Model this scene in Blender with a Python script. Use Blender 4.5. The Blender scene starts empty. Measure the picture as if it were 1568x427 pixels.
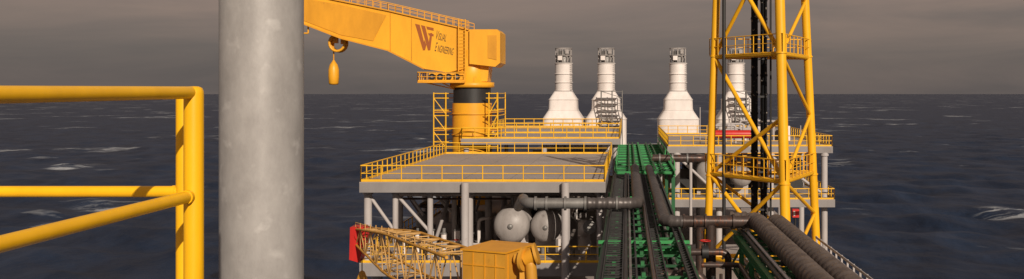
import bpy, math, random
import numpy as np
from mathutils import Vector, Matrix, noise
random.seed(7)
scene = bpy.context.scene
F = 1400.0
V = Vector

# ---------------------------------------------------------------- materials
def new_mat(name):
    m = bpy.data.materials.new(name); m.use_nodes = True
    nt = m.node_tree
    return m, nt, nt.nodes['Principled BSDF']

def paint(name, col, rough=0.5, var=0.25, scale=0.6, rust=0.0, rustcol=(0.10,0.035,0.012), metal=0.0, bump=0.1, spec=0.4, streak=True):
    m, nt, b = new_mat(name)
    N, L = nt.nodes, nt.links
    tc = N.new('ShaderNodeTexCoord')
    mp = N.new('ShaderNodeMapping'); mp.inputs['Scale'].default_value = (1,1,0.35 if streak else 1)
    L.new(tc.outputs['Object'], mp.inputs['Vector'])
    n1 = N.new('ShaderNodeTexNoise'); n1.inputs['Scale'].default_value = scale; n1.inputs['Detail'].default_value = 8; n1.inputs['Roughness'].default_value = .65
    L.new(mp.outputs[0], n1.inputs['Vector'])
    r1 = N.new('ShaderNodeValToRGB')
    r1.color_ramp.elements[0].position = .3; r1.color_ramp.elements[1].position = .7
    d = 1-var
    r1.color_ramp.elements[0].color = (col[0]*d, col[1]*d*.97, col[2]*d*.95, 1)
    r1.color_ramp.elements[1].color = (*col, 1)
    L.new(n1.outputs['Fac'], r1.inputs['Fac'])
    out = r1.outputs['Color']
    if rust > 0:
        n2 = N.new('ShaderNodeTexNoise'); n2.inputs['Scale'].default_value = scale*3.1; n2.inputs['Detail'].default_value = 10; n2.inputs['Roughness'].default_value = .7
        L.new(mp.outputs[0], n2.inputs['Vector'])
        r2 = N.new('ShaderNodeValToRGB')
        r2.color_ramp.elements[0].position = .68-rust*.35; r2.color_ramp.elements[1].position = .80-rust*.3
        r2.color_ramp.elements[0].color = (0,0,0,1); r2.color_ramp.elements[1].color = (1,1,1,1)
        L.new(n2.outputs['Fac'], r2.inputs['Fac'])
        mx = N.new('ShaderNodeMix'); mx.data_type = 'RGBA'
        L.new(r2.outputs['Color'], mx.inputs['Factor'])
        L.new(out, mx.inputs['A']); mx.inputs['B'].default_value = (*rustcol, 1)
        out = mx.outputs['Result']
    L.new(out, b.inputs['Base Color'])
    b.inputs['Roughness'].default_value = rough
    b.inputs['Metallic'].default_value = metal
    b.inputs['Specular IOR Level'].default_value = spec
    if bump > 0:
        bp = N.new('ShaderNodeBump'); bp.inputs['Strength'].default_value = bump; bp.inputs['Distance'].default_value = .05
        L.new(n1.outputs['Fac'], bp.inputs['Height']); L.new(bp.outputs[0], b.inputs['Normal'])
    return m

M_RAIL  = paint('yellow_rail_paint', (0.84,0.46,0.02), .42, .22, 2.2, rust=.05)
M_NEAR  = paint('yellow_handrail_paint', (0.90,0.48,0.008), .36, .14, 5, rust=.05, rustcol=(.35,.15,.02), bump=.06)
M_CRANE = paint('crane_orange_paint', (0.86,0.405,0.022), .42, .25, .35, rust=.10, rustcol=(.48,.19,.02))
M_CRANE2= paint('crane_orange_panel', (0.74,0.33,0.02), .45, .3, .5, rust=.15, rustcol=(.35,.13,.02))
M_TOWER = paint('tower_yellow_paint', (0.88,0.45,0.012), .42, .2, .8, rust=.12, rustcol=(.45,.19,.02))
M_BOX   = paint('machine_house_paint', (0.66,0.32,0.035), .5, .35, .9, rust=.2, rustcol=(.30,.13,.02))
M_TRUSS = paint('truss_paint', (0.62,0.36,0.12), .5, .35, .9, rust=.18, rustcol=(.28,.12,.03))
M_GREY  = paint('structural_grey_paint', (0.44,0.405,0.395), .6, .28, .5, rust=.12, rustcol=(.22,.16,.13))
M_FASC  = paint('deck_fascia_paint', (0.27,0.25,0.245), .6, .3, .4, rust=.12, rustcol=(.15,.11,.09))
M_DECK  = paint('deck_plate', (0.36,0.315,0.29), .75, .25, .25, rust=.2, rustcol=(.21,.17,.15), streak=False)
M_DARK  = paint('dark_steel', (0.03,0.029,0.029), .5, .5, 1.2, rust=.1, bump=.15)
M_WHITE = paint('stack_white_paint', (0.74,0.685,0.655), .55, .25, .5, rust=.14, rustcol=(.45,.38,.33))
M_STEEL = paint('weathered_steel', (0.24,0.23,0.22), .5, .5, 1.2, rust=.25, metal=.3)
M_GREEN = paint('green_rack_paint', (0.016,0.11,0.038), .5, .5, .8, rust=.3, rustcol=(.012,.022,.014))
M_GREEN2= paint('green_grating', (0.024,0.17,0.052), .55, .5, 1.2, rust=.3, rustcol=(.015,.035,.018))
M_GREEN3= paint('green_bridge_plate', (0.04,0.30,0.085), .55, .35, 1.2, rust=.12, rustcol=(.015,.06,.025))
M_RUST  = paint('rusty_pipe', (0.085,0.06,0.052), .38, .6, 1.3, rust=.4, rustcol=(.16,.05,.018), metal=.3, bump=.3)
M_INS   = paint('insulated_pipe_cladding', (0.165,0.13,0.112), .45, .5, 1.6, rust=.35, rustcol=(.05,.034,.028), metal=.25, bump=.4)
M_INS2  = paint('insulated_pipe_cladding_dark', (0.115,0.10,0.095), .42, .5, 1.4, rust=.25, rustcol=(.03,.024,.02), metal=.3, bump=.3)
M_RED   = paint('red_paint', (0.55,0.02,0.015), .45, .3, 1)
M_TANK  = paint('vessel_grey', (0.38,0.35,0.335), .45, .4, 1.0, rust=.3, rustcol=(.14,.12,.11))
M_LOGO  = paint('logo_brown_paint', (0.34,0.09,0.015), .5, .15, 1)
M_TEXT  = paint('lettering_dark_paint', (0.05,0.03,0.015), .5, .1, 1)

def black_speckle():
    m, nt, b = new_mat('black_riser_rubber')
    N, L = nt.nodes, nt.links
    tc = N.new('ShaderNodeTexCoord')
    n = N.new('ShaderNodeTexNoise'); n.inputs['Scale'].default_value = 5.0; n.inputs['Detail'].default_value = 6
    L.new(tc.outputs['Object'], n.inputs['Vector'])
    r = N.new('ShaderNodeValToRGB'); r.color_ramp.elements[0].position=.62; r.color_ramp.elements[1].position=.68
    r.color_ramp.elements[0].color=(.004,.004,.005,1); r.color_ramp.elements[1].color=(.25,.22,.19,1)
    L.new(n.outputs['Fac'], r.inputs['Fac']); L.new(r.outputs['Color'], b.inputs['Base Color'])
    b.inputs['Roughness'].default_value=.6; b.inputs['Specular IOR Level'].default_value=.2
    return m
M_BLACK = black_speckle()

def galv():
    m, nt, b = new_mat('galvanised_column_steel')
    N, L = nt.nodes, nt.links
    tc = N.new('ShaderNodeTexCoord')
    mp = N.new('ShaderNodeMapping'); mp.inputs['Scale'].default_value=(1,1,.55); L.new(tc.outputs['Object'], mp.inputs['Vector'])
    n = N.new('ShaderNodeTexNoise'); n.inputs['Scale'].default_value=4; n.inputs['Detail'].default_value=12; n.inputs['Roughness'].default_value=.72
    L.new(mp.outputs[0], n.inputs['Vector'])
    r = N.new('ShaderNodeValToRGB'); r.color_ramp.elements[0].position=.3; r.color_ramp.elements[1].position=.72
    r.color_ramp.elements[0].color=(.25,.235,.225,1); r.color_ramp.elements[1].color=(.40,.38,.365,1)
    L.new(n.outputs['Fac'], r.inputs['Fac'])
    n2 = N.new('ShaderNodeTexNoise'); n2.inputs['Scale'].default_value=8; n2.inputs['Detail'].default_value=5
    L.new(tc.outputs['Object'], n2.inputs['Vector'])
    r2 = N.new('ShaderNodeValToRGB'); r2.color_ramp.elements[0].position=.6; r2.color_ramp.elements[1].position=.72
    r2.color_ramp.elements[0].color=(0,0,0,1); r2.color_ramp.elements[1].color=(.5,.5,.5,1)
    L.new(n2.outputs['Fac'], r2.inputs['Fac'])
    mx = N.new('ShaderNodeMix'); mx.data_type='RGBA'; L.new(r2.outputs['Color'], mx.inputs['Factor'])
    L.new(r.outputs['Color'], mx.inputs['A']); mx.inputs['B'].default_value=(.50,.48,.46,1)
    L.new(mx.outputs['Result'], b.inputs['Base Color'])
    b.inputs['Roughness'].default_value=.5; b.inputs['Metallic'].default_value=.1
    bp = N.new('ShaderNodeBump'); bp.inputs['Strength'].default_value=.25; bp.inputs['Distance'].default_value=.01
    L.new(n.outputs['Fac'], bp.inputs['Height']); L.new(bp.outputs[0], b.inputs['Normal'])
    return m
M_GALV = galv()

# ---------------------------------------------------------------- mesh builder
class MB:
    def __init__(s):
        s.v=[]; s.f=[]; s.m=[]; s.sm=[]; s.mats=[]
    def mi(s, mat):
        if mat not in s.mats: s.mats.append(mat)
        return s.mats.index(mat)
    def add(s, vs, fs, mat, smooth=False):
        o=len(s.v); s.v.extend([tuple(v) for v in vs]); k=s.mi(mat)
        for f in fs:
            s.f.append(tuple(i+o for i in f)); s.m.append(k); s.sm.append(smooth and len(f)==4)
    def box(s, c, size, mat, rz=0.0):
        c=V(c); hx,hy,hz=[a/2 for a in size]
        R=Matrix.Rotation(rz,3,'Z')
        vs=[c+R@V((x*hx,y*hy,z*hz)) for x in(-1,1) for y in(-1,1) for z in(-1,1)]
        s.add(vs,[(0,1,3,2),(4,6,7,5),(0,4,5,1),(2,3,7,6),(0,2,6,4),(1,5,7,3)],mat)
    def bx(s, x0,x1,y0,y1,z0,z1,mat):
        s.box(((x0+x1)/2,(y0+y1)/2,(z0+z1)/2),(x1-x0,y1-y0,z1-z0),mat)
    def frame(s,p,q):
        d=(V(q)-V(p)).normalized()
        up=V((0,0,1)) if abs(d.z)<.95 else V((0,1,0))
        a=d.cross(up).normalized(); b=a.cross(d).normalized()
        return d,a,b
    def beam(s,p,q,w,h,mat):
        p,q=V(p),V(q); d,a,b=s.frame(p,q)
        vs=[e+a*(w/2*i)+b*(h/2*j) for e in(p,q) for i in(-1,1) for j in(-1,1)]
        s.add(vs,[(0,1,3,2),(4,6,7,5),(0,4,5,1),(2,3,7,6),(0,2,6,4),(1,5,7,3)],mat)
    def ibeam(s,p,q,w,h,mat):
        t=h*.1
        p,q=V(p),V(q); d,a,b=s.frame(p,q)
        s.beam(p+b*(h/2-t/2),q+b*(h/2-t/2),w,t,mat); s.beam(p-b*(h/2-t/2),q-b*(h/2-t/2),w,t,mat)
        s.beam(p,q,w*.12,h-2*t-.004,mat)
    def cyl(s,p,q,r,mat,n=8,r2=None,cap=True):
        p,q=V(p),V(q); r2=r if r2 is None else r2
        d,a,b=s.frame(p,q); vs=[]
        for e,rr in((p,r),(q,r2)):
            for i in range(n):
                t=2*math.pi*i/n; vs.append(e+a*(math.cos(t)*rr)+b*(math.sin(t)*rr))
        fs=[(i,(i+1)%n,n+(i+1)%n,n+i) for i in range(n)]
        s.add(vs,fs,mat,True)
        if cap and n>=5:
            s.add(vs[:n],[tuple(reversed(range(n)))],mat); s.add(vs[n:],[tuple(range(n))],mat)
    def lathe(s,c,prof,mat,n=24,axis='Z',smooth=True,rot=0,sq=0):
        c=V(c); vs=[]
        for r,z in prof:
            for i in range(n):
                t=2*math.pi*i/n+rot; ct,st=math.cos(t),math.sin(t)
                kk=1.0
                if sq: kk=1/((abs(ct)**sq+abs(st)**sq)**(1/sq))
                x,y=ct*r*kk,st*r*kk
                vs.append(c+(V((x,y,z)) if axis=='Z' else V((x,z,y)) if axis=='Y' else V((z,x,y))))
        fs=[]
        for k in range(len(prof)-1):
            for i in range(n):
                fs.append((k*n+i,k*n+(i+1)%n,(k+1)*n+(i+1)%n,(k+1)*n+i))
        s.add(vs,fs,mat,smooth)
    def prism(s,poly,y0,y1,mat):
        n=len(poly)
        vs=[V((x,y0,z)) for x,z in poly]+[V((x,y1,z)) for x,z in poly]
        fs=[tuple(range(n)),tuple(reversed(range(n,2*n)))]+[(i,n+i,n+(i+1)%n,(i+1)%n) for i in range(n)]
        s.add(vs,fs,mat)
    def sweep(s,pts,radii,mat,n=14):
        pts=[V(p) for p in pts]; rings=[]
        a=None
        for i,p in enumerate(pts):
            d=(pts[min(i+1,len(pts)-1)]-pts[max(i-1,0)]).normalized()
            if a is None:
                up=V((0,0,1)) if abs(d.z)<.9 else V((1,0,0))
                a=d.cross(up).normalized()
            else: a=(a-d*a.dot(d)).normalized()
            b=d.cross(a)
            rings.append([p+(a*math.cos(2*math.pi*k/n)+b*math.sin(2*math.pi*k/n))*radii[i] for k in range(n)])
        vs=[v for r in rings for v in r]; fs=[]
        for i in range(len(pts)-1):
            for k in range(n): fs.append((i*n+k,i*n+(k+1)%n,(i+1)*n+(k+1)%n,(i+1)*n+k))
        s.add(vs,fs,mat,True)
        s.add(rings[0],[tuple(reversed(range(n)))],mat); s.add(rings[-1],[tuple(range(n))],mat)
    def obj(s,name,parent=None):
        me=bpy.data.meshes.new(name); me.from_pydata(s.v,[],s.f)
        for m in s.mats: me.materials.append(m)
        me.polygons.foreach_set('material_index',s.m); me.polygons.foreach_set('use_smooth',s.sm)
        me.update()
        o=bpy.data.objects.new(name,me); scene.collection.objects.link(o)
        if parent: o.parent=parent
        return o

def empty(name):
    o=bpy.data.objects.new(name,None); scene.collection.objects.link(o); o.empty_display_size=.5; return o

def fillet(pts,R,seg=8):
    pts=[V(p) for p in pts]; out=[pts[0]]
    for i in range(1,len(pts)-1):
        a=(pts[i-1]-pts[i]).normalized(); b=(pts[i+1]-pts[i]).normalized()
        p0=pts[i]+a*R; p1=pts[i]+b*R
        for k in range(seg+1):
            t=k/seg; out.append(p0*(1-t)**2+pts[i]*2*t*(1-t)+p1*t*t)
    out.append(pts[-1]); return out
def resample(pts,step):
    out=[pts[0]]; acc=0
    for i in range(len(pts)-1):
        a,b=pts[i],pts[i+1]; L=(b-a).length
        if L<1e-6: continue
        s=step-acc
        while s<=L: out.append(a+(b-a)*(s/L)); s+=step
        acc=L-(s-step)
    out.append(pts[-1]); return out
def pipe(mb,pts,r,mat,R=None,seg=None,n=14,ridge=.12):
    R=R or r*2.2
    path=fillet(pts,R) if len(pts)>2 else [V(p) for p in pts]
    if seg:
        path=resample(path,seg/6); rr=[r*(1+ridge) if i%6 in(0,1) else r*(.93 if i%6 in(2,5) else 1.0) for i in range(len(path))]
    else:
        rr=[r]*len(path)
    mb.sweep(path,rr,mat,n)

def railing(mb,p,q,h=1.1,sp=1.35,r=.042,mat=None,n=6,toe=True,mids=(.52,)):
    mat=mat or M_RAIL; p,q=V(p),V(q); L=(q-p).length; k=max(1,round(L/sp)); up=V((0,0,1))
    for i in range(k+1):
        b=p+(q-p)*(i/k); mb.cyl(b,b+up*h,r,mat,n)
    mb.cyl(p+up*h,q+up*h,r*1.15,mat,n)
    for m in mids: mb.cyl(p+up*h*m,q+up*h*m,r*.75,mat,n)
    if toe: mb.beam(p+up*.09,q+up*.09,.02,.16,mat)

# ---------------------------------------------------------------- sea
def make_sea():
    ang=np.concatenate([np.linspace(-62,50,430),np.linspace(53,295,60)])
    ang=np.radians(ang); na=len(ang)
    rad=np.concatenate([[0.5,30],np.geomspace(70,1500,380),np.geomspace(1540,60000,60)]); nr=len(rad)
    A,R=np.meshgrid(ang,rad)
    X=np.sin(A)*R; Y=np.cos(A)*R
    Z=np.zeros_like(X)
    rng=np.random.RandomState(3)
    fade=np.clip((1900-R)/1500,0,1)
    for i in range(44):
        lam=rng.uniform(6,42); th=math.radians(rng.normal(55,32)); amp=.0085*lam*rng.uniform(.35,1)
        k=2*math.pi/lam; ph=rng.uniform(0,6.28)
        local=np.clip((lam-R*.016)/ (lam*.5),0,1)
        w=k*(X*math.cos(th)+Y*math.sin(th))+ph+.6*np.sin(X*.013+i)+.6*np.sin(Y*.017+2*i)
        Z+=amp*local*(1-np.abs(np.sin(w*.5))*2+.3)*fade
    Z-=40
    verts=np.stack([X,Y,Z],-1).reshape(-1,3)
    idx=np.arange(nr*na).reshape(nr,na); nxt=np.roll(idx,-1,axis=1)
    f=np.stack([idx[:-1],nxt[:-1],nxt[1:],idx[1:]],-1).reshape(-1,4)[:,::-1]
    me=bpy.data.meshes.new('ocean_water')
    me.vertices.add(len(verts)); me.vertices.foreach_set('co',verts.ravel())
    me.loops.add(f.size); me.loops.foreach_set('vertex_index',f.ravel())
    me.polygons.add(len(f)); me.polygons.foreach_set('loop_start',np.arange(0,f.size,4)); me.polygons.foreach_set('loop_total',np.full(len(f),4))
    me.polygons.foreach_set('use_smooth',np.ones(len(f),bool))
    me.update(); me.validate()
    o=bpy.data.objects.new('ocean_water',me); scene.collection.objects.link(o)
    m,nt,b=new_mat('ocean_water'); N,L=nt.nodes,nt.links
    tc=N.new('ShaderNodeTexCoord')
    def nz(scale,sx=1,sy=1,det=6,rough=.6,dist=0,rot=0,loc=(0,0,0)):
        mp=N.new('ShaderNodeMapping'); mp.inputs['Scale'].default_value=(sx,sy,1); mp.inputs['Rotation'].default_value=(0,0,rot); mp.inputs['Location'].default_value=loc
        L.new(tc.outputs['Object'],mp.inputs['Vector'])
        n=N.new('ShaderNodeTexNoise'); n.inputs['Scale'].default_value=scale; n.inputs['Detail'].default_value=det; n.inputs['Roughness'].default_value=rough; n.inputs['Distortion'].default_value=dist
        L.new(mp.outputs[0],n.inputs['Vector']); return n
    def ramp(src,p0,p1,c0=(0,0,0,1),c1=(1,1,1,1)):
        r=N.new('ShaderNodeValToRGB'); r.color_ramp.elements[0].position=p0; r.color_ramp.elements[1].position=p1
        r.color_ramp.elements[0].color=c0; r.color_ramp.elements[1].color=c1; L.new(src,r.inputs['Fac']); return r
    n1=nz(.05,1,.6,10,.7,.4,.6)
    base=ramp(n1.outputs['Fac'],.32,.70,(.006,.011,.024,1),(.020,.034,.066,1))
    patch=ramp(nz(.013,.8,.8,2,.5,.2).outputs['Fac'],.615,.665)
    fine=ramp(nz(.10,.45,1.3,8,.7,1.0,.15).outputs['Fac'],.47,.58)
    mul=N.new('ShaderNodeMath'); mul.operation='MULTIPLY'; L.new(patch.outputs['Color'],mul.inputs[0]); L.new(fine.outputs['Color'],mul.inputs[1])
    mul2=N.new('ShaderNodeMath'); mul2.operation='MULTIPLY'; L.new(mul.outputs[0],mul2.inputs[0]); mul2.inputs[1].default_value=.7
    patch2=ramp(nz(.035,.5,1,4,.6,.5).outputs['Fac'],.665,.72)
    m2=N.new('ShaderNodeMath'); m2.operation='MULTIPLY'; L.new(patch2.outputs['Color'],m2.inputs[0]); m2.inputs[1].default_value=.22
    ad=N.new('ShaderNodeMath'); ad.operation='MAXIMUM'; L.new(mul2.outputs[0],ad.inputs[0]); L.new(m2.outputs[0],ad.inputs[1])
    mx=N.new('ShaderNodeMix'); mx.data_type='RGBA'; L.new(ad.outputs[0],mx.inputs['Factor']); L.new(base.outputs['Color'],mx.inputs['A']); mx.inputs['B'].default_value=(.50,.52,.54,1)
    L.new(mx.outputs['Result'],b.inputs['Base Color'])
    b.inputs['Roughness'].default_value=.42; b.inputs['Specular IOR Level'].default_value=.05
    nb=nz(.35,1,.7,8,.65,.3,.6)
    bp=N.new('ShaderNodeBump'); bp.inputs['Strength'].default_value=.8; bp.inputs['Distance'].default_value=.7
    L.new(nb.outputs['Fac'],bp.inputs['Height']); L.new(bp.outputs[0],b.inputs['Normal'])
    me.materials.append(m)
make_sea()

# ---------------------------------------------------------------- foreground handrail + column
mb=MB()
zt,zm=0.006,-.447
pipe(mb,[(-1.90,4.03,zt-.002),(-1.83,1.2,zt-.018)],.027,M_NEAR,n=24)
pipe(mb,[(-1.90,3.98,zm),(-1.83,1.2,-.452)],.026,M_NEAR,n=24)
pipe(mb,[(-7.5,4.26,zt),(-2.0,4.26,zt),(-1.905,4.0,zt)],.025,M_NEAR,R=.06,n=24)
pipe(mb,[(-7.5,4.26,zm-.01),(-2.03,4.26,zm-.01)],.026,M_NEAR,n=24)
mb.lathe((-1.895,4.0,0),[(.0,.032),(.02,.031),(.034,.024),(.040,.01),(.041,-.004),(.041,-1.1)],M_NEAR,28)
mb.cyl((-2.065,4.26,zt),(-2.065,4.26,-1.1),.034,M_NEAR,24)
# weld collars where the rails meet the posts
mb.cyl((-1.897,3.93,zm),(-1.899,3.955,zm),.0295,M_NEAR,24)
mb.cyl((-2.115,4.26,zm-.01),(-2.098,4.26,zm-.01),.029,M_NEAR,24)
for X in (-4.0,-6.0): mb.cyl((X,4.26,zt),(X,4.26,-1.1),.034,M_NEAR,24)
for Y in (2.2,1.2): mb.cyl((-1.85,Y,zt),(-1.85,Y,-1.1),.034,M_NEAR,24)
mb.obj('yellow_handrail')
mb=MB(); mb.bx(-8,-1.8,.8,4.4,-1.25,-1.1,M_DECK)
for X in (-7.6,-2.6):
    for Y in (1.4,3.9): mb.cyl((X,Y,-1.25),(X,Y,-42),.25,M_GREY,12)
mb.obj('access_platform')
mb=MB(); mb.cyl((-2.395,6,-42),(-2.395,6,14),.26,M_GALV,64)
for z in(-9,-3.2,4.5): mb.cyl((-2.395,6,z),(-2.395,6,z+.03),.2615,M_GALV,64)
mb.obj('steel_column')

# ---------------------------------------------------------------- platform
plat=empty('offshore_platform')
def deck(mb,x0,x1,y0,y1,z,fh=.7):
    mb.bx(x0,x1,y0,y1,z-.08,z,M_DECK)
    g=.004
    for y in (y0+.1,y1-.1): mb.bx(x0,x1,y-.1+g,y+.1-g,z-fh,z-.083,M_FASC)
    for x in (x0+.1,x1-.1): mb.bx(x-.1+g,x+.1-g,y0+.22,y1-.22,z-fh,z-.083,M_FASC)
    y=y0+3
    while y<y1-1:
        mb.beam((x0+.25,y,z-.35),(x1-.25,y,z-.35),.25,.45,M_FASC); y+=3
def deckrails(mb,x0,x1,y0,y1,z,sides='FBLR',r=.042):
    i=.08
    if 'F' in sides: railing(mb,(x0+i,y0+i,z),(x1-i,y0+i,z),r=r)
    if 'B' in sides: railing(mb,(x0+i,y1-i,z),(x1-i,y1-i,z),r=r)
    if 'L' in sides: railing(mb,(x0+i,y0+i,z),(x0+i,y1-i,z),r=r)
    if 'R' in sides: railing(mb,(x1-i,y0+i,z),(x1-i,y1-i,z),r=r)

D=MB(); R_=MB(); C=MB()
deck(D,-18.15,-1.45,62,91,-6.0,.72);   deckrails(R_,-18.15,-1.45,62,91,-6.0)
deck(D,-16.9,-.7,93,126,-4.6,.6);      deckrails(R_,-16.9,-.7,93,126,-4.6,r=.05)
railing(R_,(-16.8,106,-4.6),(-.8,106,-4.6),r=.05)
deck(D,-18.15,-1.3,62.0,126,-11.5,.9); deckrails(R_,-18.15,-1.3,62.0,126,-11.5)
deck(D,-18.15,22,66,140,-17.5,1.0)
for k in range(1,7):
    D.bx(-18,-1.6,62+k*4.1,62+k*4.1+.06,-5.998,-5.990,M_FASC)
for k in range(1,5): D.bx(-18.1+k*3.3,-18.04+k*3.3,62.2,90.8,-5.998,-5.992,M_FASC)
deck(D,4.2,21.4,95,124,-5.5,.7);  deckrails(R_,4.2,21.4,95,124,-5.5,r=.05)
deck(D,4.2,21.4,94,124,-10.9,.8); deckrails(R_,4.2,21.4,94,124,-10.9,r=.05)
deck(D,-1,5,118,140,-8.2,.6)
deck(D,-13,20,126.2,142,-7.8,.8)
deck(D,3.2,11.4,18,63,-10.4,.6)
D.obj('deck',plat); R_.obj('deck_railing',plat)
up=V((0,0,1))
for y in (63.2,72,81,90):
    for x in (-17.9,-16.0,-13.6,-10.9,-4.2,-1.9):
        if y>63.2 and x in(-16.0,-4.2): continue
        r=.27 if x in(-17.9,-10.9,-4.2) else .2
        C.cyl((x,y,-6.7),(x,y,-11.5),r,M_GREY,14)
        C.cyl((x,y,-6.72),(x,y,-6.95),r*1.35,M_GREY,14)
for y in (63.2,72,81,90):
    for a,b in((-17.9,-16.0),(-16.0,-13.6)):
        C.cyl((a,y,-6.9),(b,y,-9.6),.12,M_GREY,8)
for a,b in((63.2,72),(72,81),(81,90)):
    C.cyl((-17.9,a,-7),(-17.9,b,-11.3),.13,M_GREY,8)
    C.cyl((-13.6,a,-11.3),(-13.6,b,-7),.13,M_GREY,8)
for x in (-4.15,-10.9): C.cyl((x,61.6,-6.0),(x,61.6,-17.6),.26,M_GREY,16)
for x in (-17.5,-9.5,-1.9):
    for y in (64,90,124):
        C.cyl((x,y,-12.3),(x,y,-17.6),.4,M_GREY,14)
for x in (-16.5,-8.5,-1.2):
    for y in (94,110,125): C.cyl((x,y,-5.2),(x,y,-11.5),.28,M_GREY,12)
for x in (5.2,9.6,15,20.6):
    for y in (95.4,108,123):
        C.cyl((x,y,-6.1),(x,y,-17.6),.33,M_GREY,14)
        C.cyl((x,y,-6.15),(x,y,-6.5),.45,M_GREY,14)
for a,b in((5.2,9.6),(15,20.6)):
    C.cyl((a,95.4,-6.5),(b,95.4,-10.6),.15,M_GREY,8)
for x in (-17,-2,8,20):
    for y in (68,100,136): C.cyl((x,y,-17.6),(x*1.05,y,-45),.9,M_GREY,20)
for x in (3.8,10.8):
    for y in (20,34,48,62): C.cyl((x,y,-11),(x,y,-45),.4,M_GREY,14)
C.obj('support_column',plat)

E=MB()
def vessel(mb,x,z,r,y0,y1,mat):
    pr=[(0.001,-r*.62),(r*.25,-r*.6),(r*.48,-r*.53),(r*.68,-r*.43),(r*.83,-r*.31),(r*.94,-r*.16),(r,0),(r,.01)]
    L=y1-y0
    prof=pr+[(r,L*.25),(r*1.03,L*.25),(r*1.03,L*.25+.12),(r,L*.25+.12),(r,L-.01)]+[(a,L-b) for a,b in reversed(pr)]
    mb.lathe((x,y0,z),prof,mat,36,axis='Y')
    mb.lathe((x,y0,z),[(0.001,-r*.72),(r*.12,-r*.71),(r*.15,-r*.66),(r*.15,-r*.5)],M_STEEL,16,axis='Y')
    for y in(y0+L*.2,y0+L*.8): mb.bx(x-r*.8,x+r*.8,y-.15,y+.15,-11.49,z-r*.55,M_GREY)
    mb.cyl((x,y0+L*.3,z+r*.95),(x,y0+L*.3,z+r*1.35),r*.2,mat,14)
    mb.cyl((x,y0+L*.3,z+r*1.35),(x,y0+L*.3,z+r*1.42),r*.3,mat,14)
V1=MB(); vessel(V1,-8.2,-9.35,1.28,65,73,M_TANK)
V1.cyl((-8.2,65.4,-8.2),(-8.2,65.4,-7.4),.12,M_STEEL,10); V1.obj('pressure_vessel')
V1=MB(); vessel(V1,-5.75,-9.45,1.12,65,72,M_TANK); V1.cyl((-5.75,65.4,-8.4),(-5.75,65.4,-7.4),.1,M_STEEL,10); V1.obj('pressure_vessel.001')
V1=MB(); vessel(V1,8.6,-8.4,1.3,97,106,M_TANK); V1.obj('pressure_vessel.002')
V1=MB(); vessel(V1,12.2,-8.8,1.1,97,106,M_TANK); V1.obj('pressure_vessel.003')
rnd=random.Random(11)
for i in range(46):
    x=rnd.uniform(-16.8,-2.4); y=rnd.uniform(66,112)
    if -10.2<x<-4.3 and y<78: y+=14
    h=rnd.uniform(.8,3.2); t=rnd.random(); m=rnd.choice([M_GREY,M_TANK,M_STEEL,M_WHITE])
    if t<.4:
        rr=rnd.uniform(.25,.7); E.lathe((x,y,-11.5),[(rr,0),(rr,h*.5),(rr*1.05,h*.5),(rr*1.05,h*.54),(rr,h*.54),(rr,h),(rr*.6,h+rr*.35),(.01,h+rr*.4)],m,14)
    elif t<.6:
        E.box((x,y,-11.5+h/4),(rnd.uniform(.6,1.6),rnd.uniform(.6,2),h/2),m); E.box((x,y,-11.5+h/2+.05),(.5,.5,.1),M_DARK)
    else:
        xx=x+rnd.uniform(-4,4); xx=max(-17,min(-2,xx)); zz=rnd.uniform(-10.8,-7.3)
        pipe(E,[(x,y,-11.5),(x,y,zz),(xx,y,zz),(xx,y+3,zz),(xx,y+3,-11.5)],rnd.uniform(.07,.2),rnd.choice([M_GREY,M_STEEL,M_RUST,M_WHITE]),R=.4,n=8)
for i in range(34):
    x=rnd.uniform(5,20.5); y=rnd.uniform(97,120); h=rnd.uniform(.6,3.3); zb=-10.9; m=rnd.choice([M_GREY,M_TANK,M_STEEL,M_DARK,M_RUST])
    if rnd.random()<.5: E.cyl((x,y,zb),(x,y,zb+h),rnd.uniform(.2,.7),m,12)
    else: E.box((x,y,zb+h/2),(rnd.uniform(.5,2),rnd.uniform(.5,2),h),m)
for i in range(14):
    x=-17+i*1.1; E.cyl((x,64.5+(i%3)*.8,-11.5),(x,64.5+(i%3)*.8,-11.5+.5+.5*(i%2)),.14,M_WHITE if i%2 else M_STEEL,10)
for z,rr,mm in((-7.3,.1,M_STEEL),(-7.6,.16,M_GREY),(-7.95,.08,M_RUST)):
    pipe(E,[(-17.2,69,z),(-2.2,69,z)],rr,mm,n=8)
for i in range(5):
    x=-15.2+i*.95; y=66.5
    E.cyl((x,y,-11.5),(x,y,-10.2+.25*(i%2)),.22,M_WHITE,14); E.lathe((x,y,-10.2+.25*(i%2)),[(.3,0),(.3,.08),(.12,.1),(.12,.4),(.01,.42)],M_STEEL,14)
    E.cyl((x,y-.3,-10.9),(x+.9,y-.3,-10.9),.08,M_GREY,8)
    E.lathe((x,y-.45,-10.6),[(.18,0),(.24,0),(.24,.04),(.18,.04),(.18,0)],M_RED if i%2 else M_STEEL,14)
pipe(E,[(-2.95,64.6,-11.5),(-2.95,64.6,-9.9),(-2.95,63.6,-9.4),(-2.6,62.9,-9.2)],.36,M_GREY,R=.4,n=18)
E.cyl((-2.62,62.95,-9.22),(-2.56,62.8,-9.17),.46,M_STEEL,18)
for x,h in((8.0,4.0),(9.2,2.4),(11.4,3.0),(19,2.0)): E.cyl((x,100,-5.5),(x,100,-5.5+h),.05,M_GREY,6)
for i in range(10):
    x=10+i*.95; E.box((x,104+rnd.uniform(0,10),-5.0+rnd.uniform(-.2,.6)),(.8,1.2,1.0+rnd.random()*1.2),rnd.choice([M_GREY,M_WHITE,M_STEEL,M_TANK]))
for i in range(7):
    zz=-4.3+rnd.uniform(0,1.2); pipe(E,[(9+i,101+i,-5.5),(9+i,101+i,zz),(12+i,101+i,zz),(12+i,101+i,-5.5)],.12,M_GREY,R=.3,n=8)
E.obj('process_equipment',plat)
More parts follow.
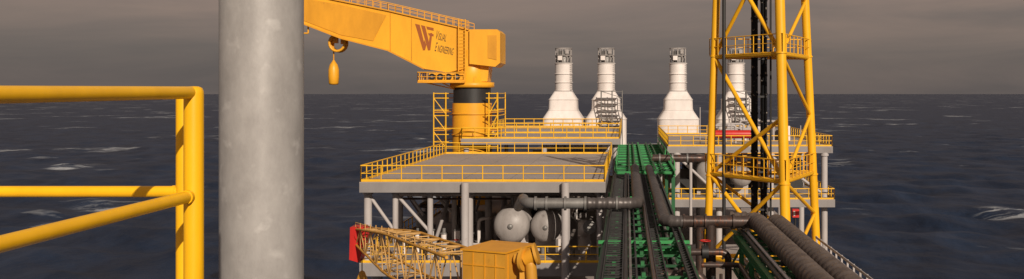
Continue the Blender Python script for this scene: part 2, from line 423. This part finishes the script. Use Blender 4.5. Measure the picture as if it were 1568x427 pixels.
T=MB(); T.lathe((8.6,97.5,-4.35),[(.01,0),(.42,.05),(.45,.2),(.45,4.6),(.42,4.75),(.01,4.8)],M_RED,18,axis='X')
for x in(9.5,12.4): T.bx(x-.1,x+.1,97.1,97.9,-5.5,-4.6,M_DARK)
T.obj('red_storage_cylinder')
T=MB(); T.box((10.35,56.2,-7.35),(.4,.4,.5),M_RED); T.bx(10.2,10.3,55.985,55.998,-7.5,-7.2,M_WHITE); T.cyl((10.35,56.2,-7.6),(10.35,56.2,-10.4),.06,M_DARK,8); T.obj('fire_equipment_box')

# ---------------------------------------------------------------- exhaust stacks
def stack(name,x,y,scaf=False):
    s=MB()
    for pr_ in ([(2.9,-7.8),(2.9,-3.6)],[(2.9,-3.6),(2.05,-2.3)],[(2.05,-2.3),(2.0,-.85)],[(2.0,-.85),(1.28,.3)]):
        s.lathe((x,y,0),pr_,M_WHITE,64,sq=7,rot=math.radians(1))
    for z,rr in((-3.6,2.9),(-2.3,2.05),(-.85,2.0)):
        s.lathe((x,y,z),[(rr,-.05),(rr+.06,-.05),(rr+.06,.05),(rr,.05)],M_WHITE,64,sq=7)
    s.lathe((x,y,0),[(1.22,.3),(1.22,4.25)],M_WHITE,32)
    for z in(.35,1.5,2.7,4.2): s.lathe((x,y,z),[(1.22,0),(1.32,0),(1.32,.12),(1.22,.12)],M_WHITE,32)
    s.lathe((x,y,0),[(1.3,4.3),(.95,4.42)],M_STEEL,28)
    s.lathe((x,y,0),[(.85,4.4),(.85,6.0),(.75,6.0),(.75,5.0)],M_STEEL,20)
    for i in range(10):
        t=i*math.pi/5+.2; dx,dy=math.cos(t)*1.12,math.sin(t)*1.12
        s.cyl((x+dx,y+dy,4.4),(x+dx,y+dy,6.4),.06,M_TANK,6)
        t2=t+math.pi/5; s.cyl((x+dx,y+dy,4.5),(x+math.cos(t2)*1.12,y+math.sin(t2)*1.12,5.4),.04,M_TANK,5)
    for z in(5.4,6.4):
        s.lathe((x,y,z),[(1.08,-.05),(1.22,-.05),(1.22,.05),(1.08,.05),(1.08,-.05)],M_TANK,16)
    s.box((x-.45,y-1.0,5.0),(.6,.35,.6),M_WHITE); s.box((x+.55,y-1.0,5.9),(.5,.3,.6),M_TANK)
    for k in range(14): s.beam((x+1.0,y-1.12,.5+k*.28),(x+1.35,y-.85,.5+k*.28),.04,.04,M_STEEL)
    if scaf:
        for dx in(-.6,.9,2.3):
            for dy in(-3.6,-4.6): s.cyl((x+dx,y+dy,-7.8),(x+dx,y+dy,.4),.07,M_STEEL,6)
        for z in(.3,-.6,-1.6,-2.4,-3.4,-4.4):
            s.bx(x-.6,x+2.3,y-4.6,y-3.6,z-.05,z,M_STEEL)
            s.cyl((x-.6,y-4.6,z),(x+2.3,y-4.6,z-.9),.05,M_STEEL,6)
    s.obj(name)
stack('exhaust_stack',-9.0,130); stack('exhaust_stack.001',-2.95,130,True)
stack('exhaust_stack.002',7.25,130); stack('exhaust_stack.003',15.5,130,True)

# ---------------------------------------------------------------- pedestal crane
cr=empty('pedestal_crane')
YC=96.0; k=F/YC
def c(x,y): return ((x-960)/k, -(y-143)/k)
P=MB(); px=c(723,0)[0]
P.lathe((px,YC,0),[(2.05,-17.5),(2.05,-1.0)],M_CRANE,40)
P.lathe((px,YC,0),[(1.95,-1.0),(1.95,.65)],M_DARK,40)
P.lathe((px,YC,0),[(1.9,.6),(2.3,.65),(2.3,1.15),(1.75,1.2),(1.6,3.2),(1.7,4.5)],M_CRANE,40)
for z in (-2.2,-4.4,-6.5,-9): P.lathe((px,YC,z),[(2.05,0),(2.13,0),(2.13,.15),(2.05,.15)],M_CRANE2,40)
P.obj('pedestal',cr)
B=MB()
poly=[c(*p) for p in [(250,-62),(462,-10),(530,3),(600,18),(722,47),(752,50),(752,96),(715,106),(690,111),(655,106),(600,78),(530,60),(462,34),(250,-45)]]
B.prism(list(reversed(poly)),YC-1.6,YC+1.6,M_CRANE)
pl=[c(*p) for p in [(462,-2),(528,9),(598,25),(578,64),(530,55),(462,29)]]
B.prism(list(reversed(pl)),YC-1.66,YC-1.6-.003,M_CRANE2)
def flange(a,b,t=.14):
    (x0,z0),(x1,z1)=c(*a),c(*b); B.beam((x0,YC,z0),(x1,YC,z1),3.6,t,M_CRANE2)
for a,b in[((250,-62),(462,-10)),((462,-10),(600,18)),((600,18),(722,47)),((462,34),(250,-45)),((530,60),(462,34)),((600,78),(530,60)),((655,106),(600,78))]: flange(a,b)
for a,b in(((604,22),(604,78)),((636,30),(636,93)),((704,46),(704,104))):
    (x0,z0),(x1,z1)=c(*a),c(*b); B.beam((x0,YC-1.63,z0),(x1,YC-1.63,z1),.06,.12,M_CRANE2)
top=[(250,-62),(462,-10),(600,18),(722,46)]
for a,b in zip(top[:-1],top[1:]):
    (x0,z0),(x1,z1)=c(*a),c(*b)
    for yy in(YC-1.65,YC+1.65): railing(B,(x0,yy,z0+.05),(x1,yy,z1+.05),h=.75,sp=.8,r=.035,toe=False,mat=M_CRANE)
B.obj('boom',cr)
H=MB()
(x0,z0),(x1,z1)=c(724,47),c(770,103)
H.prism([(x0,z1+.3),(x1-.5,z1),(x1,z1+.4),(x1,z0-.3),(x1-.3,z0),(x0,z0)],YC-2.1,YC+2.1,M_CRANE)
H.prism([(x0+1.9,z1+.9),(x1-.35,z1+.7),(x1-.35,z0-.6),(x0+1.9,z0-.6)],YC-2.16,YC-2.103,M_CRANE2)
(xa,za),(xb,zb)=c(712,125),c(752,98)
H.prism([(xa+.2,za),(xb-.2,za),(xb,zb),(xa-.6,zb)],YC-1.3,YC+1.3,M_CRANE)
lx=c(713,0)[0]
for dx in(-.35,.35): H.cyl((lx+dx,YC-2.2,c(0,110)[1]),(lx+dx,YC-2.2,c(0,32)[1]),.06,M_CRANE,6)
z=c(0,110)[1]
while z<c(0,32)[1]:
    H.cyl((lx-.35,YC-2.2,z),(lx+.35,YC-2.2,z),.04,M_CRANE,6); z+=.35
(xa,za),(xb,zb)=c(648,127),c(718,127)
H.bx(xa,xb,YC-2.6,YC+2,za-.02,za+.12,M_CRANE2)
railing(H,(xa,YC-2.55,za+.12),(xb,YC-2.55,za+.12),h=.95,sp=.9,r=.045,mat=M_CRANE)
railing(H,(xa,YC-2.55,za+.12),(xa,YC+1.9,za+.12),h=.95,sp=.9,r=.045,mat=M_CRANE)
H.bx(xa+1,xb,YC-1.9,YC+1.4,za+.12,za+1.0,M_CRANE)
for i in range(4):
    X=xa+1.35+i*.85; H.cyl((X,YC-2.05,za+.62),(X,YC-1.9,za+.62),.33,M_DARK,16); H.cyl((X,YC-2.1,za+.62),(X,YC-2.05,za+.62),.14,M_STEEL,12)
for X in(xa+.6,xa+2.2): H.beam((X,YC-1,za),(px-1.4,YC-1,za-1.2+.5),.12,.12,M_CRANE)
H.obj('slewing_house',cr)
S=MB()
xs=[c(x,0)[0] for x in(673,691,755,768)]
for X in xs:
    for Y in(YC-2.9,YC+2.9): S.cyl((X,Y,-6.5),(X,Y,.1),.07,M_RAIL,6)
for yy in(143,150,168,176,195,204,215):
    z=c(0,yy)[1]
    for Y in(YC-2.9,YC+2.9):
        S.cyl((xs[0],Y,z),(xs[1]+.3,Y,z),.055,M_RAIL,6); S.cyl((xs[2]-.3,Y,z),(xs[3],Y,z),.055,M_RAIL,6)
    for X in(xs[0],xs[3]): S.cyl((X,YC-2.9,z),(X,YC+2.9,z),.055,M_RAIL,6)
for yy in(170,197):
    z=c(0,yy)[1]; S.bx(xs[0],px-2.2,YC-2.9,YC+2.9,z-.1,z-.02,M_CRANE2); S.bx(px+2.2,xs[3],YC-2.9,YC+2.9,z-.1,z-.02,M_CRANE2)
    S.cyl((xs[0],YC-2.9,z-1.7),(xs[3],YC-2.9,z-1.7),.05,M_RAIL,6)
for k2 in range(3):
    z=c(0,150+25*k2)[1]; S.cyl((xs[0],YC-2.9,z),(xs[1],YC-2.9,z-1.6),.05,M_RAIL,6); S.cyl((xs[3],YC-2.9,z),(xs[2],YC-2.9,z-1.6),.05,M_RAIL,6)
S.obj('pedestal_scaffold',cr)
K=MB()
hx,_=c(518,0); hz=c(0,66)[1]
for dy in(-.45,0,.45):
    pts=[(hx+math.cos(t)*.8,YC+dy,hz+math.sin(t)*.85) for t in np.linspace(0,2*math.pi,21)]
    K.sweep(pts,[.14]*21,M_CRANE,8)
K.beam((hx-.3,YC,hz+1.4),(hx-.3,YC,hz),.5,.5,M_CRANE); K.beam((hx+.5,YC,hz+1.0),(hx+.5,YC,hz-.1),.4,.4,M_CRANE2)
bxm,_=c(511,0)
K.cyl((bxm,YC,hz),(bxm,YC,c(0,92)[1]),.07,M_CRANE2,8)
z0=c(0,92)[1]; z1=c(0,130)[1]; h=z0-z1
K.lathe((bxm,YC,z1),[(.01,0),(.42,.05),(.5,.2),(.55,h*.35),(.54,h*.62),(.4,h*.82),(.16,h*.95),(.1,h)],M_CRANE,20)
(a,b_),(a2,b2)=c(464,35),c(478,52)
K.cyl((a,YC-1.2,b_),(a,YC-1.2,b2),.09,M_CRANE,6);K.cyl((a2,YC-1.2,b_-.3),(a2,YC-1.2,b2),.09,M_CRANE,6);K.cyl((a,YC-1.2,b2),(a2,YC-1.2,b2),.09,M_CRANE,6)
K.obj('hook_block',cr)
def plate(mb,poly,mat,y=YC-1.606,t=.012):
    mb.prism(list(reversed([c(*p) for p in poly])),y-t,y,mat)
G=MB()
plate(G,[(641,38),(648,39.6),(655.5,70),(653,78)],M_LOGO)
plate(G,[(655,62),(658,70),(656,78),(652.4,78)],M_LOGO,y=YC-1.609)
plate(G,[(650,40),(656,41.5),(663,70),(660.5,78)],M_LOGO,y=YC-1.612)
plate(G,[(664,52),(667,52),(664,78),(660,78)],M_LOGO,y=YC-1.615)
plate(G,[(658,42),(669,44.5),(669,48.5),(659.5,46.4)],M_LOGO,y=YC-1.618)
plate(G,[(661,52),(669,53.8),(669,57),(662,55.4)],M_LOGO,y=YC-1.621)
G.obj('logo',cr)
for txt,x,y,s_ in(('V',671,61,1.35),('ISUAL',675,62,1.05),('E',670,79,1.35),('NGINEERING',674,80,1.05)):
    cu=bpy.data.curves.new('lettering','FONT'); cu.body=txt; cu.size=s_; cu.extrude=.006
    o=bpy.data.objects.new('lettering',cu); scene.collection.objects.link(o); cu.materials.append(M_TEXT)
    X,Z=c(x,y); o.location=(X,YC-1.62,Z); o.rotation_euler=(math.pi/2,math.radians(13),0)
    o.scale=(.32 if 'SUAL' in txt or txt=='V' else .27,1,1); o.parent=cr

# ---------------------------------------------------------------- lattice tower
tw=MB()
zt0,zb0=7.5,-10.4
def leg(xb_,yb,xt,yt): return lambda z: V((xb_+(xt-xb_)*(z-zb0)/(zt0-zb0), yb+(yt-yb)*(z-zb0)/(zt0-zb0), z))
LA=leg(4.85,55.5,5.45,55.0); LB=leg(8.75,50,8.40,50.6); LC=leg(11.75,56.5,10.75,55.6)
for Lg,r in((LA,.23),(LB,.28),(LC,.25)):
    tw.cyl(Lg(zb0),Lg(zt0+3),r,M_TOWER,24)
    for z in(-9.8,-5,2.2,): tw.cyl(Lg(z),Lg(z+.08),r*1.2,M_TOWER,20)
lev=[-9.9,-4.85,2.2,8.9]
for (p,q,full) in [(LA,LB,True),(LB,LC,False),(LC,LA,False)]:
    for z in lev: tw.cyl(p(z),q(z),.14,M_TOWER,12)
    for j,(a,b) in enumerate(zip(lev[:-1],lev[1:])):
        if full:
            tw.cyl(p(b),q(a),.13,M_TOWER,10); tw.cyl(p(a),q((a+b)/2 if j==1 else b),.12,M_TOWER,10)
        elif p is LB:
            m_=(a+b)/2; tw.cyl(p(a),q(m_),.11,M_TOWER,10); tw.cyl(q(m_),p(b),.11,M_TOWER,10)
        elif j==0:
            tw.cyl(p(a),q(b),.10,M_TOWER,10)
for z,hh in((2.3,1.0),(-4.75,1.1)):
    cen=(LA(z)+LB(z)+LC(z))/3
    pts=[L_(z)+(L_(z)-cen).normalized()*.3 for L_ in(LA,LB,LC)]
    for i in range(3):
        a,b=pts[i],pts[(i+1)%3]
        railing(tw,a,b,h=hh,sp=.8,r=.028,mat=M_TOWER,mids=(.5,),toe=False)
        ia=cen+(a-cen)*.66; ib=cen+(b-cen)*.66
        tw.add([a,b,ib,ia,a-up*.06,b-up*.06,ib-up*.06,ia-up*.06],[(0,1,2,3),(7,6,5,4),(0,4,5,1),(2,6,7,3)],M_TOWER)
        if z<0: railing(tw,ia,ib,h=hh*.9,sp=.9,r=.025,mat=M_TOWER,toe=False)
tw.obj('lattice_tower')
rs=MB()
for x,y in((7.42,53.2),(8.02,53.6)):
    rs.cyl((x,y,-10.4),(x,y,10),.2,M_BLACK,16)
    z=-10
    while z<10: rs.cyl((x,y,z),(x,y,z+.12),.225,M_BLACK,16); z+=1.1
rs.cyl((8.3,52.8,-10.4),(8.3,52.8,10),.06,M_DARK,8)
for z in np.arange(-9,9,2.2): rs.beam((7.3,53.4,z),(8.2,53.4,z+.02),.08,.12,M_DARK)
rs.cyl((5.75,54.2,-10.4),(5.75,54.2,10),.11,M_DARK,10)
rs.obj('riser_pipe')

# ---------------------------------------------------------------- pipe rack
pr=MB()
zr=-6.6
for X in(-1.0,2.5): pr.ibeam((X,24,zr-.15),(X,74,zr-.15),.22,.34,M_GREEN)
for X in(-.95,.35,.9,2.45): pr.beam((X,24,zr+.12),(X,74,zr+.12),.07,.09,M_DARK)
y=24; i=0
while y<74:
    pr.beam((-1.0,y,zr),(2.5,y,zr),.14,.09,M_GREEN if i%2 else M_GREEN2)
    if i%3==0:
        for X in(-1.0,2.5):
            pr.ibeam((X,y,zr-.4),(X,y,-17),.25,.25,M_GREEN)
        pr.ibeam((-1.3,y,zr-2.6),(2.8,y,zr-2.6),.25,.3,M_GREEN)
        for X in(-1.0,2.5): pr.beam((X,y,zr-.4),(X,y+6.6,zr-2.6),.1,.1,M_GREEN)
    for X in(-.5,.6,1.4,2.1): pr.box((X,y,zr+.1),(.14,.22,.16),M_GREEN2)
    y+=2.2; i+=1
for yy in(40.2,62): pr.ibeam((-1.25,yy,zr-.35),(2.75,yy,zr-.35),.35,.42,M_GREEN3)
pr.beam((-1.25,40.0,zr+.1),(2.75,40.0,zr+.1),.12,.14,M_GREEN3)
pr.ibeam((2.7,40.2,zr-.1),(2.7,40.2,-14),.22,.22,M_GREEN2)
for X in(-1.0,2.5): pr.ibeam((X,24,zr-2.5),(X,110,zr-2.5),.2,.3,M_DARK)
def tray(x0,x1,z,y0,y1,mat):
    for X in(x0,x1): pr.beam((X,y0,z),(X,y1,z),.05,.16,mat)
    y=y0
    while y<y1: pr.beam((x0+.03,y,z-.03),(x1-.03,y,z-.03),.09,.05,mat); y+=.5
tray(-.85,-.15,zr+.2,26,73,M_DARK); tray(1.05,1.4,zr+.18,26,73,M_DARK); tray(-.6,.6,zr-1.0,26,73,M_DARK); tray(2.15,2.42,zr+.2,26,73,M_DARK)
for X,rr,m in((-.05,.09,M_DARK),(.12,.06,M_STEEL),(.95,.08,M_RUST)): pr.cyl((X,26,zr+.2),(X,73,zr+.2),rr,m,8)
for X,rr,m in((.8,.16,M_DARK),(1.3,.2,M_RUST),(1.8,.12,M_DARK),(2.2,.1,M_STEEL),(-.7,.16,M_DARK)): pr.cyl((X,26,zr-1.3),(X,100,zr-1.3),rr,m,10)
pr.bx(-.9,2.4,26,100,zr-3.0,zr-2.9,M_DARK)
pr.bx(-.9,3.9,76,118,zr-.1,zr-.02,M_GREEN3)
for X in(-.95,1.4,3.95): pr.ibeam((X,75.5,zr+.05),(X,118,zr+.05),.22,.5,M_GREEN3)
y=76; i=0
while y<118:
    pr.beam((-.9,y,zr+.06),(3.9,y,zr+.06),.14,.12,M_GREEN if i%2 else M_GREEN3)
    if i%3==0:
        for X in(-.95,3.95): pr.beam((X,y,zr+.3),(X,y,zr+.95),.08,.08,M_GREEN3)
    y+=2.0; i+=1
for X in(-.95,3.95): pr.beam((X,76,zr+.95),(X,118,zr+.95),.07,.07,M_GREEN3)
for y in(77,90,104,117):
    for X in(-.9,3.9): pr.ibeam((X,y,zr-.3),(X,y,-17),.3,.3,M_GREEN)
for X in(.2,.7,2.4,3.0): pr.cyl((X,76,zr+.25),(X,118,zr+.25),.09,M_GREEN,8)
pr.obj('green_pipe_rack')
g=MB()
for X in(5.15,7.6):
    g.ibeam((X,18,-6.75),(X,44,-6.75),.22,.34,M_GREEN2); g.ibeam((X,18,-8.3),(X,44,-8.3),.2,.3,M_GREEN2)
y=18; i=0
while y<=44:
    g.beam((5.2,y,-6.62),(7.55,y,-6.62),.14,.12,M_GREEN2 if i%2 else M_GREEN)
    if i%3==0:
        for X in(5.15,7.6): g.ibeam((X,y,-6.9),(X,y,-10.4),.2,.2,M_GREEN2)
        g.beam((5.15,y,-6.9),(5.15,y+3.3,-8.2),.09,.09,M_GREEN2)
    y+=1.1; i+=1
for X,rr,m in((5.35,.1,M_DARK),(5.6,.07,M_WHITE),(7.45,.08,M_DARK)): g.cyl((X,18,-6.45),(X,44,-6.45),rr,m,8)
for X,rr,m in((5.6,.14,M_RUST),(6.2,.12,M_DARK),(6.9,.15,M_STEEL)): g.cyl((X,18,-8.0),(X,44,-8.0),rr,m,8)
g.obj('green_pipe_rack.001')

# ---------------------------------------------------------------- large pipes
p=MB()
pipe(p,[(.62,73,-5.95),(.62,49.5,-5.95),(-2.2,49.5,-5.95)],.31,M_INS2,R=.8,seg=.55,n=18,ridge=.1)
pipe(p,[(-2.2,49.5,-5.95),(-5.5,49.5,-5.95),(-5.9,52,-5.95),(-6.9,58,-7.2)],.29,M_STEEL,R=.8,n=18)
for x in(-.6,-2.3,-3.4,-4.4,-5.0): p.cyl((x,49.5,-5.95),(x+.12,49.5,-5.95),.38,M_STEEL,18)
p.obj('insulated_pipe')
p=MB()
pipe(p,[(1.75,73,-5.95),(1.75,42.5,-5.95),(2.6,42.5,-5.95)],.27,M_INS2,R=.7,seg=.5,n=18,ridge=.1)
pipe(p,[(2.6,42.5,-5.95),(6.2,42.5,-5.95)],.27,M_RUST,n=18)
for x in(2.6,3.1,3.6,4.9): p.cyl((x,42.5,-5.95),(x+.1,42.5,-5.95),.35,M_RUST,18)
pipe(p,[(3.9,42.5,-6.1),(3.9,42.5,-10.4)],.24,M_RUST,n=14)
pipe(p,[(4.6,41.5,-10.4),(4.6,41.5,-7.2),(2.6,41.5,-7.2),(2.6,41.5,-10.4)],.16,M_RUST,R=.4,n=12)
p.cyl((3.4,41.5,-7.2),(3.7,41.5,-7.2),.3,M_DARK,14); p.cyl((3.55,41.5,-7.2),(3.55,41.5,-6.7),.06,M_DARK,8); p.lathe((3.55,41.5,-6.7),[(.2,0),(.26,0),(.26,.04),(.2,.04),(.2,0)],M_RED,16)
pipe(p,[(1.3,35,-6.95),(2.9,35,-6.95),(2.9,35,-10.4)],.2,M_RUST,R=.4,n=12)
for x in(1.5,2.0): p.cyl((x,35,-6.95),(x+.08,35,-6.95),.28,M_RUST,14)
pipe(p,[(3.3,40.5,-7.6),(5.0,40.5,-7.6),(5.0,36,-7.6)],.12,M_RUST,R=.3,n=12)
for i in range(6):
    x=3.4+i*.28; p.cyl((x,39.5-i*.5,-10.4),(x,39.5-i*.5,-8.0+.2*(i%3)),.07+.03*(i%2),M_DARK if i%2 else M_RUST,10)
pipe(p,[(2.4,86,-6.1),(7.4,86,-6.1),(7.4,95,-6.6)],.36,M_RUST,R=.8,n=14)
for x in(3.0,4.2,5.6): p.cyl((x,86,-6.1),(x+.15,86,-6.1),.46,M_STEEL,14)
p.cyl((3.2,86,-6.5),(3.2,86,-17),.12,M_GREY,8); p.cyl((6,86,-6.5),(6,86,-17),.15,M_GREY,8)
pipe(p,[(8.2,53,-7.6),(4.2,53,-7.6),(4.2,53,-10.4)],.22,M_RUST,R=.5,n=14)
p.obj('rusty_process_pipe')
for nm,X,Y in(('insulated_pipe.001',6.05,42.9),('insulated_pipe.002',6.90,42.6)):
    p=MB(); pipe(p,[(X-1.2 if X<6.5 else X,Y+.1,-5.95),(X,Y,-5.95),(X,16,-5.95)] if X<6.5 else [(X,Y+3,-7.6),(X,Y,-5.95),(X,16,-5.95)],.37,M_INS,R=.9,seg=.6,n=24,ridge=.12)
    y=41
    while y>17: p.bx(X-.2,X+.2,y-.15,y+.05,-6.55,-6.3,M_DARK); y-=3.1
    p.obj(nm)

# ---------------------------------------------------------------- grey slatted fence at right
f=MB()
y=53.5
while y>18:
    f.beam((11.1,y,-10.4),(11.1,y,-8.35),.09,.09,M_GREY); y-=1.25
for z in(-8.4,-8.75,-9.1,-9.45,-9.8): f.beam((11.05,53.5,z),(11.05,18,z),.05,.13,M_GREY)
f.obj('slatted_fence')

# ---------------------------------------------------------------- lattice-boom crane in front
lc=empty('lattice_boom_crane')
t=MB()
tip=V((-14.3,49.6,-7.75)); root=V((-6.0,34.2,-7.0))
d=(root-tip).normalized(); a=d.cross(up).normalized(); b=a.cross(d)
def ch(s,i,j):
    h=.42+.5*min(1,s*2.2); w=.40+.35*min(1,s*2.2)
    return tip+(root-tip)*s+a*(w*i)+b*(h*j)
n=12
for i in(-1,1):
    for j in(-1,1):
        for k3 in range(n): t.cyl(ch(k3/n,i,j),ch((k3+1)/n,i,j),.065,M_BOX,8)
for k3 in range(n):
    s0,s1=k3/n,(k3+1)/n
    o=1 if k3%2 else -1
    for i in(-1,1): t.cyl(ch(s0,i,o),ch(s1,i,-o),.035,M_TRUSS,6); t.cyl(ch(s0,i,-1),ch(s0,i,1),.03,M_TRUSS,6)
    for j in(-1,1): t.cyl(ch(s0,o,j),ch(s1,-o,j),.035,M_TRUSS,6); t.cyl(ch(s0,-1,j),ch(s0,1,j),.03,M_TRUSS,6)
for k3 in range(0,n): t.cyl(ch(k3/n,1,1),ch(k3/n,1,1)+b*.35,.025,M_TRUSS,6)
t.cyl(ch(0,1,1)+b*.35,ch(1,1,1)+b*.35,.03,M_TRUSS,6)
t.obj('lattice_boom',lc)
t=MB()
t.prism([(-14.95,-8.95),(-14.45,-9.1),(-14.2,-8.4),(-14.2,-7.2),(-14.9,-7.2)],49.2,50.2,M_RED)
t.cyl((-14.3,49.1,-7.6),(-14.3,50.3,-7.6),.35,M_RED,18)
t.cyl((-14.4,49.7,-9.0),(-14.4,49.7,-14),.03,M_DARK,6)
t.lathe((-14.4,49.7,-10.6),[(.01,0),(.25,.1),(.3,.5),(.15,.9),(.01,1)],M_BOX,14)
t.obj('boom_tip_sheave',lc)
t=MB(); rz=math.radians(-24)
t.box((-4.75,33.8,-6.95),(1.8,2.0,2.5),M_BOX,rz)
t.box((-4.75,33.8,-5.67),(1.92,2.12,.06),M_CRANE2,rz)
R3=Matrix.Rotation(rz,3,'Z')
for q in(-.45,.05,.5):
    pos=V((-4.75,33.8,-6.95))+R3@V((q,-1.015,0)); t.box(pos,(.03,.03,2.4),M_CRANE2,rz)
for q in(-.8,0,.8):
    pos=V((-4.75,33.8,-6.95))+R3@V((.915,q,0)); t.box(pos,(.03,.04,2.4),M_CRANE2,rz)
for zq in (-6.2,-6.9,-7.5):
    pos=V((-4.75,33.8,zq))+R3@V((0,-1.02,0)); t.box(pos,(1.8,.03,.03),M_CRANE2,rz)
t.cyl((-4.75,33.8,-8.2),(-4.75,33.8,-9.0),.95,M_BOX,24); t.cyl((-4.75,33.8,-9.0),(-4.75,33.8,-44),.8,M_BOX,24)
t.obj('machine_house',lc)
t=MB()
pipe(t,[(-4.0,32.9,-5.95),(-3.45,32.7,-5.95),(-3.4,32.7,-6.7)],.2,M_BOX,R=.25,n=16)
t.cyl((-3.75,32.8,-5.95),(-3.65,32.76,-5.95),.42,M_BOX,22); t.cyl((-3.3,32.7,-5.75),(-3.2,32.7,-5.72),.4,M_BOX,22)
t.cyl((-3.65,32.76,-5.95),(-3.3,32.7,-5.75),.28,M_CRANE2,18)
t.box((-3.7,33.0,-6.4),(.3,.4,.7),M_BOX)
for i in range(8): 
    q=V((-3.9+i*.28,31.5,-6.9-i*.12)); t.cyl(q,q-up*1.2,.03,M_GREY,6)
t.cyl((-3.9,31.5,-6.9),(-1.9,31.5,-7.76),.035,M_BOX,6); t.cyl((-3.9,31.5,-7.5),(-1.9,31.5,-8.3),.03,M_BOX,6)
t.obj('winch',lc)

# ---------------------------------------------------------------- world, sun, camera
SUN_EL=math.radians(25); SUN_AZ=math.radians(158)  # compass: 0=+Y, clockwise
w=bpy.data.worlds.new('World'); scene.world=w; w.use_nodes=True
nt=w.node_tree; N,L=nt.nodes,nt.links; bg=N['Background']
sky=N.new('ShaderNodeTexSky'); sky.sky_type='NISHITA'; sky.sun_disc=False; sky.sun_elevation=SUN_EL; sky.sun_rotation=SUN_AZ; sky.dust_density=3
tc=N.new('ShaderNodeTexCoord'); sep=N.new('ShaderNodeSeparateXYZ'); L.new(tc.outputs['Generated'],sep.inputs[0])
gr=N.new('ShaderNodeValToRGB'); cr_=gr.color_ramp
cr_.elements[0].position=0.0; cr_.elements[0].color=(.86,.76,.73,1)
cr_.elements[1].position=1.0; cr_.elements[1].color=(1.7,1.55,1.5,1)
e=cr_.elements.new(.045); e.color=(1.05,.90,.83,1)
e=cr_.elements.new(.10); e.color=(1.75,1.33,1.12,1)
e=cr_.elements.new(.25); e.color=(2.1,1.65,1.4,1)
L.new(sep.outputs['Z'],gr.inputs['Fac'])
mp=N.new('ShaderNodeMapping'); mp.inputs['Scale'].default_value=(1.6,1.6,12); mp.inputs['Location'].default_value=(.3,0,.2); L.new(tc.outputs['Generated'],mp.inputs['Vector'])
cn=N.new('ShaderNodeTexNoise'); cn.inputs['Scale'].default_value=2.2; cn.inputs['Detail'].default_value=7; cn.inputs['Roughness'].default_value=.55; cn.inputs['Distortion'].default_value=.5
L.new(mp.outputs[0],cn.inputs['Vector'])
crp=N.new('ShaderNodeValToRGB'); crp.color_ramp.elements[0].position=.3; crp.color_ramp.elements[0].color=(.80,.81,.83,1); crp.color_ramp.elements[1].position=.72; crp.color_ramp.elements[1].color=(1.28,1.17,1.10,1)
L.new(cn.outputs['Fac'],crp.inputs['Fac'])
mu=N.new('ShaderNodeMix'); mu.data_type='RGBA'; mu.blend_type='MULTIPLY'; mu.inputs['Factor'].default_value=1
L.new(gr.outputs['Color'],mu.inputs['A']); L.new(crp.outputs['Color'],mu.inputs['B'])
mx=N.new('ShaderNodeMix'); mx.data_type='RGBA'; mx.inputs['Factor'].default_value=.96
L.new(sky.outputs['Color'],mx.inputs['A']); L.new(mu.outputs['Result'],mx.inputs['B'])
L.new(mx.outputs['Result'],bg.inputs['Color']); bg.inputs['Strength'].default_value=.14

sd=bpy.data.lights.new('sun','SUN'); sd.energy=4.4; sd.angle=math.radians(.5); sd.color=(1,.88,.74)
so=bpy.data.objects.new('sun',sd); scene.collection.objects.link(so)
dirv=V((math.sin(SUN_AZ)*math.cos(SUN_EL),math.cos(SUN_AZ)*math.cos(SUN_EL),math.sin(SUN_EL)))
so.rotation_euler=dirv.to_track_quat('Z','Y').to_euler(); so.location=dirv*60

cd=bpy.data.cameras.new('camera'); co=bpy.data.objects.new('camera',cd); scene.collection.objects.link(co)
co.location=(0,0,0); co.rotation_euler=(math.pi/2,0,0)
cd.sensor_width=36; cd.lens=F/1568*36; cd.shift_x=-176/1568; cd.shift_y=-70.5/1568
cd.clip_start=.1; cd.clip_end=100000
scene.camera=co
scene.view_settings.view_transform='Standard'; scene.view_settings.look='None'; scene.view_settings.exposure=0
